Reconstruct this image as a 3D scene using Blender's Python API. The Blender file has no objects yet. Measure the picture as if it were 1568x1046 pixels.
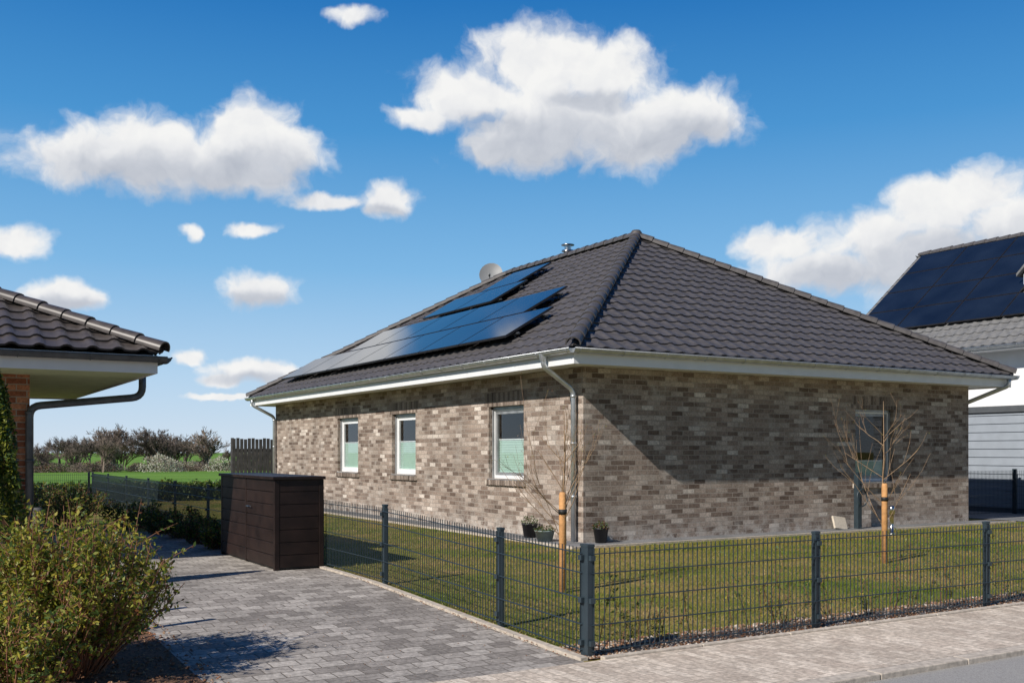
import bpy, bmesh, math, random
import numpy as np
from mathutils import Vector, Matrix, noise
random.seed(7); rng=np.random.default_rng(7)
scene=bpy.context.scene
col=scene.collection

# ------------------------------------------------------------------ helpers
def empty(name, loc=(0,0,0)):
    e=bpy.data.objects.new(name,None); e.location=loc; e.empty_display_size=.3
    col.objects.link(e); return e
def put(me,name,parent=None):
    o=bpy.data.objects.new(name,me); col.objects.link(o)
    if parent is not None: 
        o.parent=parent; o.matrix_parent_inverse=Matrix.Translation(-Vector(parent.location))
    return o
class MB:
    def __init__(s): s.v=[]; s.f=[]; s.m=[]; s.sm=[]
    def add(s,vs,fs,m=0,smooth=False):
        b=len(s.v); s.v.extend([tuple(v) for v in vs])
        for f in fs: s.f.append([i+b for i in f]); s.m.append(m); s.sm.append(smooth)
    def box(s,x0,x1,y0,y1,z0,z1,m=0):
        if x0>x1:x0,x1=x1,x0
        if y0>y1:y0,y1=y1,y0
        if z0>z1:z0,z1=z1,z0
        s.add([(x0,y0,z0),(x1,y0,z0),(x1,y1,z0),(x0,y1,z0),(x0,y0,z1),(x1,y0,z1),(x1,y1,z1),(x0,y1,z1)],
              [(0,3,2,1),(4,5,6,7),(0,1,5,4),(1,2,6,5),(2,3,7,6),(3,0,4,7)],m)
    def tube(s,pts,rs,n=8,m=0,caps=True,smooth=True):
        pts=[Vector(p) for p in pts]
        if not hasattr(rs,'__len__'): rs=[rs]*len(pts)
        vs=[];fs=[]
        ref=None
        for i,p in enumerate(pts):
            if i==0: d=pts[1]-pts[0]
            elif i==len(pts)-1: d=pts[-1]-pts[-2]
            else: d=(pts[i+1]-p).normalized()+(p-pts[i-1]).normalized()
            if d.length<1e-9: d=Vector((0,0,1))
            d.normalize()
            if ref is None:
                ref=d.cross(Vector((0,0,1)))
                if ref.length<.1: ref=d.cross(Vector((0,1,0)))
            a=ref-d*ref.dot(d)
            if a.length<1e-6: a=d.orthogonal()
            a.normalize(); ref=a; b=d.cross(a)
            for k in range(n):
                t=2*math.pi*k/n
                vs.append(p+(a*math.cos(t)+b*math.sin(t))*rs[i])
        for i in range(len(pts)-1):
            for k in range(n):
                fs.append((i*n+k,i*n+(k+1)%n,(i+1)*n+(k+1)%n,(i+1)*n+k))
        if caps: 
            fs.append(tuple(range(n))[::-1]); fs.append(tuple((len(pts)-1)*n+k for k in range(n)))
        s.add(vs,fs,m,smooth)
    def lathe(s,cx,cy,prof,n=20,m=0):
        vs=[];fs=[]
        for r,z in prof:
            for k in range(n):
                t=2*math.pi*k/n; vs.append((cx+r*math.cos(t),cy+r*math.sin(t),z))
        for i in range(len(prof)-1):
            for k in range(n): fs.append((i*n+k,i*n+(k+1)%n,(i+1)*n+(k+1)%n,(i+1)*n+k))
        s.add(vs,fs,m,True)
    def obj(s,name,mats,parent=None,bevel=0):
        me=bpy.data.meshes.new(name); me.from_pydata(s.v,[],s.f)
        for mt in mats: me.materials.append(mt)
        me.polygons.foreach_set('material_index',s.m)
        me.polygons.foreach_set('use_smooth',s.sm)
        me.update()
        o=put(me,name,parent)
        if bevel:
            b=o.modifiers.new('bevel','BEVEL'); b.width=bevel; b.segments=2; b.limit_method='ANGLE'
        return o

# ------------------------------------------------------------------ materials
def newmat(name):
    m=bpy.data.materials.new(name); m.use_nodes=True
    nt=m.node_tree; nt.nodes.clear()
    out=nt.nodes.new('ShaderNodeOutputMaterial'); b=nt.nodes.new('ShaderNodeBsdfPrincipled')
    nt.links.new(b.outputs[0],out.inputs[0]); return m,nt,b,out
def N(nt,t,**kw):
    n=nt.nodes.new(t)
    for k,v in kw.items():
        if k.startswith('i_'):
            key=k[2:]; key=int(key) if key.isdigit() else key.replace('_',' ')
            n.inputs[key].default_value=v
        else: setattr(n,k,v)
    return n
def L(nt,a,b): nt.links.new(a,b)
def ramp(nt,stops,interp='LINEAR'):
    r=nt.nodes.new('ShaderNodeValToRGB'); r.color_ramp.interpolation=interp
    els=r.color_ramp.elements
    while len(els)<len(stops): els.new(.5)
    for e,(p,c) in zip(els,stops): e.position=p; e.color=(*c,1)
    return r
def mixc(nt,fac,a,b,mode='MIX'):
    m=nt.nodes.new('ShaderNodeMix'); m.data_type='RGBA'; m.blend_type=mode
    for sock,val in ((m.inputs[0],fac),(m.inputs[6],a),(m.inputs[7],b)):
        if isinstance(val,bpy.types.NodeSocket): L(nt,val,sock)
        else: sock.default_value=val if not isinstance(val,tuple) else (*val,1)
    return m.outputs[2]
def simple(name,c,rough=.6,metal=0,var=.25,scale=6,bump=0,bscale=60,spec=.5,c2=None):
    m,nt,b,o=newmat(name)
    tc=N(nt,'ShaderNodeTexCoord'); no=N(nt,'ShaderNodeTexNoise',i_Scale=scale,i_Detail=3)
    L(nt,tc.outputs['Object'],no.inputs['Vector'])
    c2=c2 or tuple(x*(1+var) for x in c)
    r=ramp(nt,[(.3,tuple(x*(1-var) for x in c)),(.7,c2)]); L(nt,no.outputs[0],r.inputs[0]); L(nt,r.outputs[0],b.inputs['Base Color'])
    b.inputs['Roughness'].default_value=rough; b.inputs['Metallic'].default_value=metal
    b.inputs['Specular IOR Level'].default_value=spec
    if bump:
        n2=N(nt,'ShaderNodeTexNoise',i_Scale=bscale,i_Detail=2); L(nt,tc.outputs['Object'],n2.inputs['Vector'])
        bp=N(nt,'ShaderNodeBump',i_Strength=bump,i_Distance=.01); L(nt,n2.outputs[0],bp.inputs['Height']); L(nt,bp.outputs[0],b.inputs['Normal'])
    return m
def leafmat(name,c,trans=.35,rough=.5):
    m,nt,b,o=newmat(name)
    b.inputs['Base Color'].default_value=(*c,1); b.inputs['Roughness'].default_value=rough
    t=N(nt,'ShaderNodeBsdfTranslucent'); t.inputs[0].default_value=(c[0]*1.2,c[1]*1.2,c[2]*.8,1)
    mx=N(nt,'ShaderNodeMixShader'); mx.inputs[0].default_value=trans
    L(nt,b.outputs[0],mx.inputs[1]); L(nt,t.outputs[0],mx.inputs[2]); L(nt,mx.outputs[0],o.inputs[0]); return m

def brickmat(name,bw,bh,mortar,stops,mcol,mode='wall',bumpd=.006,eff=False,tint=.5,rough=.85,off=.5,bscale=90):
    m,nt,b,o=newmat(name)
    tc=N(nt,'ShaderNodeTexCoord'); sp=N(nt,'ShaderNodeSeparateXYZ'); L(nt,tc.outputs['Object'],sp.inputs[0])
    cb=N(nt,'ShaderNodeCombineXYZ')
    if mode=='wall':
        ad=N(nt,'ShaderNodeMath',operation='ADD'); L(nt,sp.outputs[0],ad.inputs[0]); L(nt,sp.outputs[1],ad.inputs[1])
        L(nt,ad.outputs[0],cb.inputs[0]); L(nt,sp.outputs[2],cb.inputs[1])
    elif mode=='floor':
        L(nt,sp.outputs[0],cb.inputs[0]); L(nt,sp.outputs[1],cb.inputs[1])
    else:
        L(nt,sp.outputs[1],cb.inputs[0]); L(nt,sp.outputs[0],cb.inputs[1])
    wn=N(nt,'ShaderNodeTexNoise',i_Scale=9.0,i_Detail=1); L(nt,cb.outputs[0],wn.inputs['Vector'])
    ws=N(nt,'ShaderNodeVectorMath',operation='SUBTRACT'); L(nt,wn.outputs['Color'],ws.inputs[0]); ws.inputs[1].default_value=(.5,.5,.5)
    wsc=N(nt,'ShaderNodeVectorMath',operation='SCALE'); L(nt,ws.outputs[0],wsc.inputs[0]); wsc.inputs[3].default_value=.014
    wa=N(nt,'ShaderNodeVectorMath',operation='ADD'); L(nt,cb.outputs[0],wa.inputs[0]); L(nt,wsc.outputs[0],wa.inputs[1])
    br=N(nt,'ShaderNodeTexBrick'); br.offset=off; br.squash=1
    for k,v in (('Scale',1),('Mortar Size',mortar),('Mortar Smooth',.3),('Bias',0),('Brick Width',bw),('Row Height',bh)): br.inputs[k].default_value=v
    br.inputs['Color1'].default_value=(0,0,0,1); br.inputs['Color2'].default_value=(1,1,1,1); br.inputs['Mortar'].default_value=(.5,.5,.5,1)
    L(nt,wa.outputs[0],br.inputs['Vector'])
    r=ramp(nt,stops); L(nt,br.outputs['Color'],r.inputs[0])
    n1=N(nt,'ShaderNodeTexNoise',i_Scale=1.3,i_Detail=3); L(nt,tc.outputs['Object'],n1.inputs['Vector'])
    n2=N(nt,'ShaderNodeTexNoise',i_Scale=bscale*.4,i_Detail=3); n2.inputs['Roughness'].default_value=.7; L(nt,tc.outputs['Object'],n2.inputs['Vector'])
    r1=ramp(nt,[(.3,(1-tint*.5,)*3),(.7,(1+tint*.35,)*3)]); L(nt,n1.outputs[0],r1.inputs[0])
    r2=ramp(nt,[(.3,(.62,.62,.62)),(.7,(1.34,1.34,1.34))]); L(nt,n2.outputs[0],r2.inputs[0])
    c=mixc(nt,1.0,r.outputs[0],r1.outputs[0],'MULTIPLY')
    c=mixc(nt,1.0,c,r2.outputs[0],'MULTIPLY')
    c=mixc(nt,br.outputs['Fac'],c,mcol)
    if eff:
        mr=N(nt,'ShaderNodeMapRange'); mr.inputs[1].default_value=.55; mr.inputs[2].default_value=.14; L(nt,sp.outputs[2],mr.inputs[0])
        n3=N(nt,'ShaderNodeTexNoise',i_Scale=5.0,i_Detail=4); n3.inputs['Roughness'].default_value=.75; L(nt,tc.outputs['Object'],n3.inputs['Vector'])
        r3=ramp(nt,[(.42,(0,0,0)),(.62,(1,1,1))]); L(nt,n3.outputs[0],r3.inputs[0])
        mu=N(nt,'ShaderNodeMath',operation='MULTIPLY'); L(nt,mr.outputs[0],mu.inputs[0]); L(nt,r3.outputs[0],mu.inputs[1])
        n4=N(nt,'ShaderNodeTexNoise',i_Scale=2.1,i_Detail=6); n4.inputs['Roughness'].default_value=.75; L(nt,wa.outputs[0],n4.inputs['Vector'])
        r4=ramp(nt,[(.53,(0,0,0)),(.70,(.5,.5,.5))]); L(nt,n4.outputs[0],r4.inputs[0])
        mx=N(nt,'ShaderNodeMath',operation='MAXIMUM'); L(nt,mu.outputs[0],mx.inputs[0]); L(nt,r4.outputs[0],mx.inputs[1])
        c=mixc(nt,mx.outputs[0],c,(.56,.52,.47))
    L(nt,c,b.inputs['Base Color']); b.inputs['Roughness'].default_value=rough; b.inputs['Specular IOR Level'].default_value=.2
    inv=N(nt,'ShaderNodeMath',operation='SUBTRACT'); inv.inputs[0].default_value=1; L(nt,br.outputs['Fac'],inv.inputs[1])
    h=N(nt,'ShaderNodeMath',operation='MULTIPLY_ADD'); L(nt,n2.outputs[0],h.inputs[0]); h.inputs[1].default_value=.6; L(nt,inv.outputs[0],h.inputs[2])
    h2=N(nt,'ShaderNodeMath',operation='MULTIPLY_ADD'); L(nt,br.outputs['Color'],h2.inputs[0]); h2.inputs[1].default_value=.5; L(nt,h.outputs[0],h2.inputs[2])
    bp=N(nt,'ShaderNodeBump',i_Strength=.9,i_Distance=bumpd); L(nt,h2.outputs[0],bp.inputs['Height']); L(nt,bp.outputs[0],b.inputs['Normal'])
    return m

BR=[(0,(.15,.108,.085)),(.2,(.22,.166,.134)),(.45,(.31,.243,.20)),(.7,(.385,.315,.263)),(.93,(.47,.395,.34)),(1,(.66,.59,.52))]
M_brick=brickmat('house_brick',.25,.0815,.007,BR,(.35,.305,.265),eff=True)
M_soldier=brickmat('soldier_brick',.0815,.25,.007,[(0,(.12,.09,.072)),(.5,(.23,.18,.148)),(1,(.38,.31,.26))],(.29,.25,.22),off=0)
M_redbrick=brickmat('carport_brick',.25,.083,.008,[(0,(.15,.05,.03)),(.5,(.30,.115,.06)),(1,(.44,.20,.11))],(.34,.29,.24))
M_drive=brickmat('driveway_pavers',.21,.16,.006,[(0,(.235,.212,.192)),(.5,(.35,.32,.29)),(1,(.46,.425,.385))],(.17,.15,.128),mode='floor',tint=.4,bscale=60,bumpd=.006)
M_walk=brickmat('sidewalk_pavers',.21,.105,.004,[(0,(.51,.43,.355)),(.5,(.61,.525,.435)),(1,(.71,.62,.52))],(.40,.33,.26),mode='floor2',tint=.28,bscale=60,bumpd=.003)
M_slab=brickmat('path_slab',.5,.5,.006,[(0,(.17,.175,.18)),(1,(.23,.23,.235))],(.07,.07,.07),mode='floor',off=0,tint=.3,bumpd=.003)
M_asphalt=simple('asphalt',(.33,.32,.305),.9,var=.3,scale=120,bump=.5,bscale=220)
M_kerb=simple('kerb_stone',(.50,.44,.37),.85,var=.25,scale=20,bump=.3)
M_white=simple('white_paint',(.78,.79,.80),.45,var=.04,scale=3)
M_frame=simple('window_frame_white',(.80,.81,.82),.3,var=.03)
M_frameg=simple('window_frame_grey',(.10,.11,.12),.35,var=.1)
M_zinc=simple('zinc',(.50,.53,.56),.38,.7,var=.15,scale=8)
M_darkzinc=simple('weathered_zinc',(.10,.11,.12),.45,.5,var=.25,scale=8)
M_tile=simple('roof_tile',(.088,.082,.083),.52,var=.25,scale=9,spec=.4)
M_tile2=simple('roof_tile_glossy',(.075,.064,.060),.40,var=.25,scale=9,spec=.5)
M_tile3=simple('roof_tile_grey',(.17,.17,.17),.6,var=.2,scale=9)
M_steel=simple('stainless_steel',(.6,.6,.6),.25,1,var=.1)
M_fence=simple('anthracite_coating',(.030,.046,.058),.42,var=.12,scale=10)
M_dark=simple('dark_rubber',(.02,.02,.02),.6)
M_render=simple('white_render',(.78,.79,.80),.9,var=.04,scale=3)
M_bin=simple('brown_boards',(.017,.0095,.008),.5,var=.3,scale=5,c2=(.028,.016,.013),spec=.3)
M_wood=simple('stake_wood',(.60,.31,.12),.7,var=.2,scale=14,bump=.4,bscale=60)
M_greywood=simple('weathered_wood',(.085,.083,.082),.8,var=.3,scale=6)
M_bark=simple('sapling_bark',(.27,.18,.105),.75,var=.3,scale=30)
M_bark2=simple('distant_bark',(.13,.105,.09),.9,var=.3,scale=.6)
M_mulch=simple('mulch',(.16,.085,.048),.95,var=.55,scale=40,bump=.8,bscale=90)
M_gravel=simple('gravel_bed',(.22,.165,.12),.95,var=.5,scale=60,bump=.8,bscale=90)
M_siding=simple('grey_cladding',(.32,.36,.41),.6,var=.06,scale=4)
M_blind=simple('pleated_blind',(.46,.62,.55),.8,var=.04)
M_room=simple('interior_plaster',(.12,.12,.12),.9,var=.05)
M_pot1=simple('dark_pot',(.03,.03,.035),.4)
M_pot2=simple('grey_glazed_pot',(.20,.25,.25),.35)
M_stone=simple('beige_stone',(.60,.53,.43),.8,var=.12,scale=20)
G1=leafmat('leaf_green',(.08,.14,.025)); G2=leafmat('leaf_yellow_green',(.27,.29,.04)); G3=leafmat('leaf_dark',(.03,.06,.016)); G4=leafmat('leaf_gold',(.42,.36,.05))
G5=leafmat('leaf_redbrown',(.18,.075,.03)); G6=leafmat('petal_white',(.62,.60,.54))
GB1=leafmat('grass_green',(.15,.21,.022),.4); GB2=leafmat('grass_olive',(.28,.265,.045),.4); GB3=leafmat('grass_dry',(.42,.30,.12),.35)

def glassmat():
    m,nt,b,o=newmat('window_glass'); nt.nodes.remove(b)
    f=N(nt,'ShaderNodeLayerWeight',i_Blend=.5); pw=N(nt,'ShaderNodeMath',operation='POWER'); L(nt,f.outputs['Facing'],pw.inputs[0]); pw.inputs[1].default_value=3.5
    ma=N(nt,'ShaderNodeMath',operation='MULTIPLY_ADD'); L(nt,pw.outputs[0],ma.inputs[0]); ma.inputs[1].default_value=.8; ma.inputs[2].default_value=.07
    t=N(nt,'ShaderNodeBsdfTransparent'); t.inputs[0].default_value=(.9,.93,.93,1)
    g=N(nt,'ShaderNodeBsdfGlossy'); g.inputs['Roughness'].default_value=.01; mx=N(nt,'ShaderNodeMixShader')
    L(nt,ma.outputs[0],mx.inputs[0]); L(nt,t.outputs[0],mx.inputs[1]); L(nt,g.outputs[0],mx.inputs[2]); L(nt,mx.outputs[0],o.inputs[0]); return m
M_glass=glassmat()
def pvmat():
    m,nt,b,o=newmat('solar_cells')
    tc=N(nt,'ShaderNodeTexCoord'); no=N(nt,'ShaderNodeTexNoise',i_Scale=1.0); L(nt,tc.outputs['Object'],no.inputs['Vector'])
    r=ramp(nt,[(.3,(.006,.009,.016)),(.7,(.012,.018,.03))]); L(nt,no.outputs[0],r.inputs[0]); L(nt,r.outputs[0],b.inputs['Base Color'])
    b.inputs['Roughness'].default_value=.07; b.inputs['IOR'].default_value=1.5; b.inputs['Specular IOR Level'].default_value=.6
    return m
M_pv=pvmat(); M_pvf=simple('panel_frame_black',(.035,.035,.04),.35,.3)

def groundmat(name):
    m,nt,b,o=newmat(name)
    tc=N(nt,'ShaderNodeTexCoord')
    n1=N(nt,'ShaderNodeTexNoise',i_Scale=.9,i_Detail=4); n1.inputs['Roughness'].default_value=.65
    n2=N(nt,'ShaderNodeTexNoise',i_Scale=25.0,i_Detail=3)
    L(nt,tc.outputs['Object'],n1.inputs['Vector']); L(nt,tc.outputs['Object'],n2.inputs['Vector'])
    r=ramp(nt,[(.34,(.12,.15,.025)),(.5,(.20,.18,.045)),(.66,(.30,.215,.085))]); L(nt,n1.outputs[0],r.inputs[0])
    r2=ramp(nt,[(.3,(.6,.6,.6)),(.7,(1.35,1.35,1.35))]); L(nt,n2.outputs[0],r2.inputs[0])
    c=mixc(nt,1.0,r.outputs[0],r2.outputs[0],'MULTIPLY')
    sp=N(nt,'ShaderNodeSeparateXYZ'); L(nt,tc.outputs['Object'],sp.inputs[0])
    mr=N(nt,'ShaderNodeMapRange'); mr.inputs[1].default_value=36; mr.inputs[2].default_value=40; L(nt,sp.outputs[1],mr.inputs[0])
    n3=N(nt,'ShaderNodeTexNoise',i_Scale=.05,i_Detail=3); L(nt,tc.outputs['Object'],n3.inputs['Vector'])
    r3=ramp(nt,[(.35,(.11,.22,.03)),(.65,(.16,.29,.045))]); L(nt,n3.outputs[0],r3.inputs[0])
    c=mixc(nt,mr.outputs[0],c,r3.outputs[0])
    L(nt,c,b.inputs['Base Color']); b.inputs['Roughness'].default_value=.95; b.inputs['Specular IOR Level'].default_value=.1
    return m
M_ground=groundmat('grass_ground')

# ------------------------------------------------------------------ ground
KN=[(-2500,-.06),(4.86,-.06),(4.9,0),(6.6,0),(10.6,.15),(33,.15),(160,-1.4),(3500,-1.4)]
def hz(y):
    for (a,za),(b,zb) in zip(KN[:-1],KN[1:]):
        if y<=b: return za+(zb-za)*(y-a)/(b-a)
    return -1.4
mb=MB(); xs=[-2500,-60,0,60,2500]
for (y,z) in KN:
    for x in xs: mb.v.append((x,y,z))
for j in range(len(KN)-1):
    for i in range(4):
        mb.f.append([j*5+i,j*5+i+1,(j+1)*5+i+1,(j+1)*5+i]); mb.m.append(0); mb.sm.append(False)
mb.obj('ground',[M_ground])
def patch(name,x0,x1,y0,y1,off,mat,parent=None):
    ys=[y0]+[k for k,_ in KN if y0<k<y1]+[y1]
    m=MB()
    for y in ys:
        z=hz(y)+off; m.v+= [(x0,y,z),(x1,y,z)]
    for j in range(len(ys)-1): m.f.append([2*j,2*j+1,2*j+3,2*j+2]); m.m.append(0); m.sm.append(False)
    return m.obj(name,[mat],parent)
FX=4.557; FY=6.397
mb=MB(); mb.add([(-80,-5,-.03),(90,-5,-.03),(90,4.83,-.03),(-80,4.83,-.03)],[(0,1,2,3)]); mb.obj('road',[M_asphalt])
patch('sidewalk',-80,90,4.97,6.26,.012,M_walk)
kb=MB()
for i in range(-60,80):
    kb.box(i*1.0+.004,i+.996,4.83,4.968,-.1,.014)
for i in range(-60,80):
    if i>=4: kb.box(i+.6+.004,i+1.596,6.262,6.322,-.1,.03)
kb.obj('kerb',[M_kerb],bevel=.008)
patch('driveway',-7,FX-.13,6.262,19,.008,M_drive)
patch('planting_bed',-7,1.75,6.27,10.4,.02,M_mulch)
patch('gravel_bed',FX-.05,40,6.324,6.74,.012,M_gravel)
eb=MB()
for i in range(14):
    y0=6.33+i*1.0; 
    z0=hz(y0)+.03; z1=hz(y0+.99)+.03
    eb.add([(FX-.128,y0,z0-.2),(FX-.06,y0,z0-.2),(FX-.06,y0+.99,z1-.2),(FX-.128,y0+.99,z1-.2),(FX-.128,y0,z0),(FX-.06,y0,z0),(FX-.06,y0+.99,z1),(FX-.128,y0+.99,z1)],
              [(0,3,2,1),(4,5,6,7),(0,1,5,4),(1,2,6,5),(2,3,7,6),(3,0,4,7)])
eb.obj('edging_stone',[M_kerb])
pb=MB(); pb.box(8.60,9.168,12.47,29,.1,.175); pb.box(9.168,19.5,12.47,13.038,.1,.175); pb.box(8.54,8.598,12.41,29,.1,.185,1); pb.box(8.598,19.56,12.41,12.468,.1,.185,1)
pb.obj('slab_path',[M_slab,M_kerb])
patch('neighbour_yard',19.9,60,10,30,.012,M_slab)

P=[];F=[];MI=[]
def pebble(x,y,z,r,mi):
    b=len(P)
    a=random.random()*6.28; 
    q=[(1,0,0),(0,1,0),(-1,0,0),(0,-1,0),(0,0,.7),(0,0,-.5)]
    for vx,vy,vz in q:
        vx*=random.uniform(.7,1.3); vy*=random.uniform(.6,1.2)
        P.append((x+(vx*math.cos(a)-vy*math.sin(a))*r,y+(vx*math.sin(a)+vy*math.cos(a))*r,z+vz*r))
    for i in range(4): F.append((b+i,b+(i+1)%4,b+4)); MI.append(mi)
for i in range(7500):
    x=4.5+random.random()**1.2*17; y=random.uniform(6.32,6.82)
    pebble(x,y,.015+hz(y),random.uniform(.008,.022),random.choice([0,1,1,3,3,2]))
for i in range(1500):
    x=random.uniform(.3,1.9); y=random.uniform(6.3,9.5); pebble(x,y,hz(y)+.025,random.uniform(.008,.02),random.choice([3,3,1]))
for i in range(320):
    y=random.uniform(6.4,11); x=FX-.1+random.gauss(0,.05); pebble(x,y,hz(y)+.02,random.uniform(.005,.012),3)
for i in range(160):
    y=random.uniform(6.3,9.5); x=random.uniform(1.8,4.4); pebble(x,y,hz(y)+.012,random.uniform(.003,.008),random.choice([3,1,2]))
me=bpy.data.meshes.new('pebbles'); me.from_pydata(P,[],F)
for mt in (simple('pebble_grey',(.33,.29,.25),.8),simple('pebble_brown',(.30,.18,.10),.8),simple('pebble_light',(.54,.46,.39),.8),simple('bark_chip',(.22,.10,.05),.9)): me.materials.append(mt)
me.polygons.foreach_set('material_index',MI); put(me,'pebbles')

# ------------------------------------------------------------------ lawn blades
def dry(x,y):
    return .9*noise.noise(Vector((x*.6,y*.6,1.3)))+.6*noise.noise(Vector((x*1.9,y*1.9,4)))+.35*noise.noise(Vector((x*6,y*6,2)))+.03
def blades(name,regs):
    X=[];Y=[]
    for x0,x1,y0,y1,d in regs:
        n=int((x1-x0)*(y1-y0)*d); X.append(rng.uniform(x0,x1,n)); Y.append(rng.uniform(y0,y1,n))
    X=np.concatenate(X);Y=np.concatenate(Y); n=len(X)
    Z=np.interp(Y,[k for k,_ in KN],[z for _,z in KN])
    dr=np.array([dry(a,b) for a,b in zip(X,Y)])
    r=rng.random(n)
    mi=np.where(r<.38-dr*1.0,0,np.where(r<.80-dr*.8,1,2)).astype(int)
    h=rng.uniform(.012,.040,n)*(1-.5*np.clip(dr,-1,1)); w=rng.uniform(.003,.006,n); a=rng.uniform(0,6.283,n)
    lx=rng.normal(0,.022,n); ly=rng.normal(0,.022,n)
    V=np.zeros((n,3,3)); 
    V[:,0]=np.stack([X-np.cos(a)*w,Y-np.sin(a)*w,Z],1); V[:,1]=np.stack([X+np.cos(a)*w,Y+np.sin(a)*w,Z],1); V[:,2]=np.stack([X+lx,Y+ly,Z+h],1)
    me=bpy.data.meshes.new(name); me.from_pydata(V.reshape(-1,3).tolist(),[],np.arange(n*3).reshape(-1,3).tolist())
    for mt in (GB1,GB2,GB3): me.materials.append(mt)
    me.polygons.foreach_set('material_index',mi.tolist()); put(me,name)
blades('lawn',[(FX-.04,13,6.78,9,1200),(FX-.04,18,9,12.4,800),(13,26,6.78,10,500),(FX-.04,8.5,12.4,20,500),(FX-.04,8.5,20,30,250),(18,20,10,12.4,500)])

# ------------------------------------------------------------------ leaf clouds
def leaves(name,pts,size,mats,probs,parent=None):
    pts=np.asarray(pts); n=len(pts)
    a=rng.normal(size=(n,3)); a/=np.linalg.norm(a,axis=1)[:,None]
    b=rng.normal(size=(n,3)); b-=a*(a*b).sum(1)[:,None]; b/=np.linalg.norm(b,axis=1)[:,None]
    s=(size*rng.uniform(.6,1.3,n))[:,None]
    V=np.stack([pts-a*s,pts+b*s*.45,pts+a*s,pts-b*s*.45],1).reshape(-1,3)
    me=bpy.data.meshes.new(name); me.from_pydata(V.tolist(),[],np.arange(n*4).reshape(-1,4).tolist())
    for m in mats: me.materials.append(m)
    me.polygons.foreach_set('material_index',rng.choice(len(mats),n,p=probs).tolist())
    return put(me,name,parent)

def shrub(name,cx,cy,R,H,nst,lp,ls,mats,probs,stemmat,low=.35):
    z0=hz(cy); e=empty(name,(cx,cy,z0)); m=MB(); pts=[]
    for i in range(nst):
        a=random.random()*6.283; rr=math.sqrt(random.random()); b=Vector((cx+math.cos(a)*rr*R*.3,cy+math.sin(a)*rr*R*.3,z0))
        top=Vector((cx+math.cos(a)*rr*R*random.uniform(.8,1.1),cy+math.sin(a)*rr*R*random.uniform(.8,1.1),z0+H*random.uniform(.72,1.05)*(1-.42*rr**2.2)))
        mid=b.lerp(top,.5)+Vector((math.cos(a),math.sin(a),.1))*R*.12*random.random()
        path=[b,b.lerp(mid,.5)+Vector((random.gauss(0,.02),random.gauss(0,.02),0)),mid,mid.lerp(top,.5)+Vector((random.gauss(0,.025),random.gauss(0,.025),0)),top]
        m.tube(path,[.007,.006,.005,.004,.002],4,0,False)
        for k in range(5):
            t=random.uniform(.3,.95)*4; j=int(t); q=path[j].lerp(path[min(j+1,4)],t-j)
            d=Vector((random.gauss(0,1),random.gauss(0,1),random.uniform(.4,1.6))).normalized()*random.uniform(.08,.28)*H
            m.tube([q,q+d*.5+Vector((0,0,.01)),q+d],[.003,.0025,.0015],3,0,False)
            for l in range(int(lp/6)):
                u=random.random(); pts.append(q+d*u+Vector([random.gauss(0,.016) for _ in range(3)]))
        for l in range(int(lp/4)):
            t=(low+random.random()*(1-low))*4*.999; j=int(t); q=path[j].lerp(path[j+1],t-j)
            pts.append(q+Vector([random.gauss(0,.02) for _ in range(3)]))
    m.obj('stems',[stemmat],e)
    leaves('foliage',[tuple(p) for p in pts],ls,mats,probs,e)
M_redstem=simple('red_stem',(.24,.11,.06),.7,scale=30)
shrub('garden_shrub',.95,7.62,.76,1.22,190,115,.020,[G1,G2,G4,G5],[.28,.42,.22,.08],M_redstem,.3)
shrub('garden_shrub',.05,8.6,.7,1.15,90,100,.022,[G1,G2,G4],[.5,.38,.12],M_redstem)
shrub('garden_shrub',.55,6.75,.45,.75,80,80,.02,[G1,G2,G4,G5],[.3,.38,.2,.12],M_redstem)
for i,(x,y,r,h) in enumerate([(4.05,15.2,.4,.35),(4.0,16.2,.42,.45),(4.05,17.4,.5,.5),(3.9,18.6,.55,.5),(3.7,20.2,.7,.6),(2.6,21.4,.8,.8),(1.8,19.8,.6,.7),(3.0,22.8,.9,.8)]):
    shrub('low_shrub',x,y,r,h,50,60,.024,[G1,G3,G5,G2],[.4,.3,.15,.15],M_redstem,.1)
e=empty('thuja_tree',(.78,11.3,hz(11.3)))
m=MB(); m.tube([(.78,11.3,.1),(.78,11.3,1.2),(.78,11.3,2.3)],[.04,.03,.01],6); m.obj('trunk',[M_bark],e)
pts=[]
for i in range(14000):
    z=random.random()**.8; a=random.random()*6.283; r=(.40*(1-z)**.55*(.85+.18*math.sin(a*5+z*9)))*math.sqrt(random.uniform(.35,1))
    pts.append((.78+r*math.cos(a),11.3+r*math.sin(a),.15+z*2.25+random.gauss(0,.03)))
leaves('foliage',pts,.026,[G1,G3,G2],[.35,.3,.35],e)

e=empty('hedge',(6,31,.15)); m=MB(); m.box(-6,24,30.75,31.35,.1,.60); m.obj('inner_mass',[G3],e)
pts=[]
for i in range(26000):
    x=random.uniform(-6,24); s=random.random(); bump=.07*noise.noise(Vector((x*1.7,0,0)))+.04*noise.noise(Vector((x*5,3,0)))
    if s<.6: pts.append((x,30.75-random.random()*.14+bump,random.uniform(.12,.70)+bump))
    else: pts.append((x,random.uniform(30.7,31.4),.66+bump+random.gauss(0,.04)))
leaves('foliage',pts,.05,[G1,G3,G2],[.5,.3,.2],e)

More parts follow.
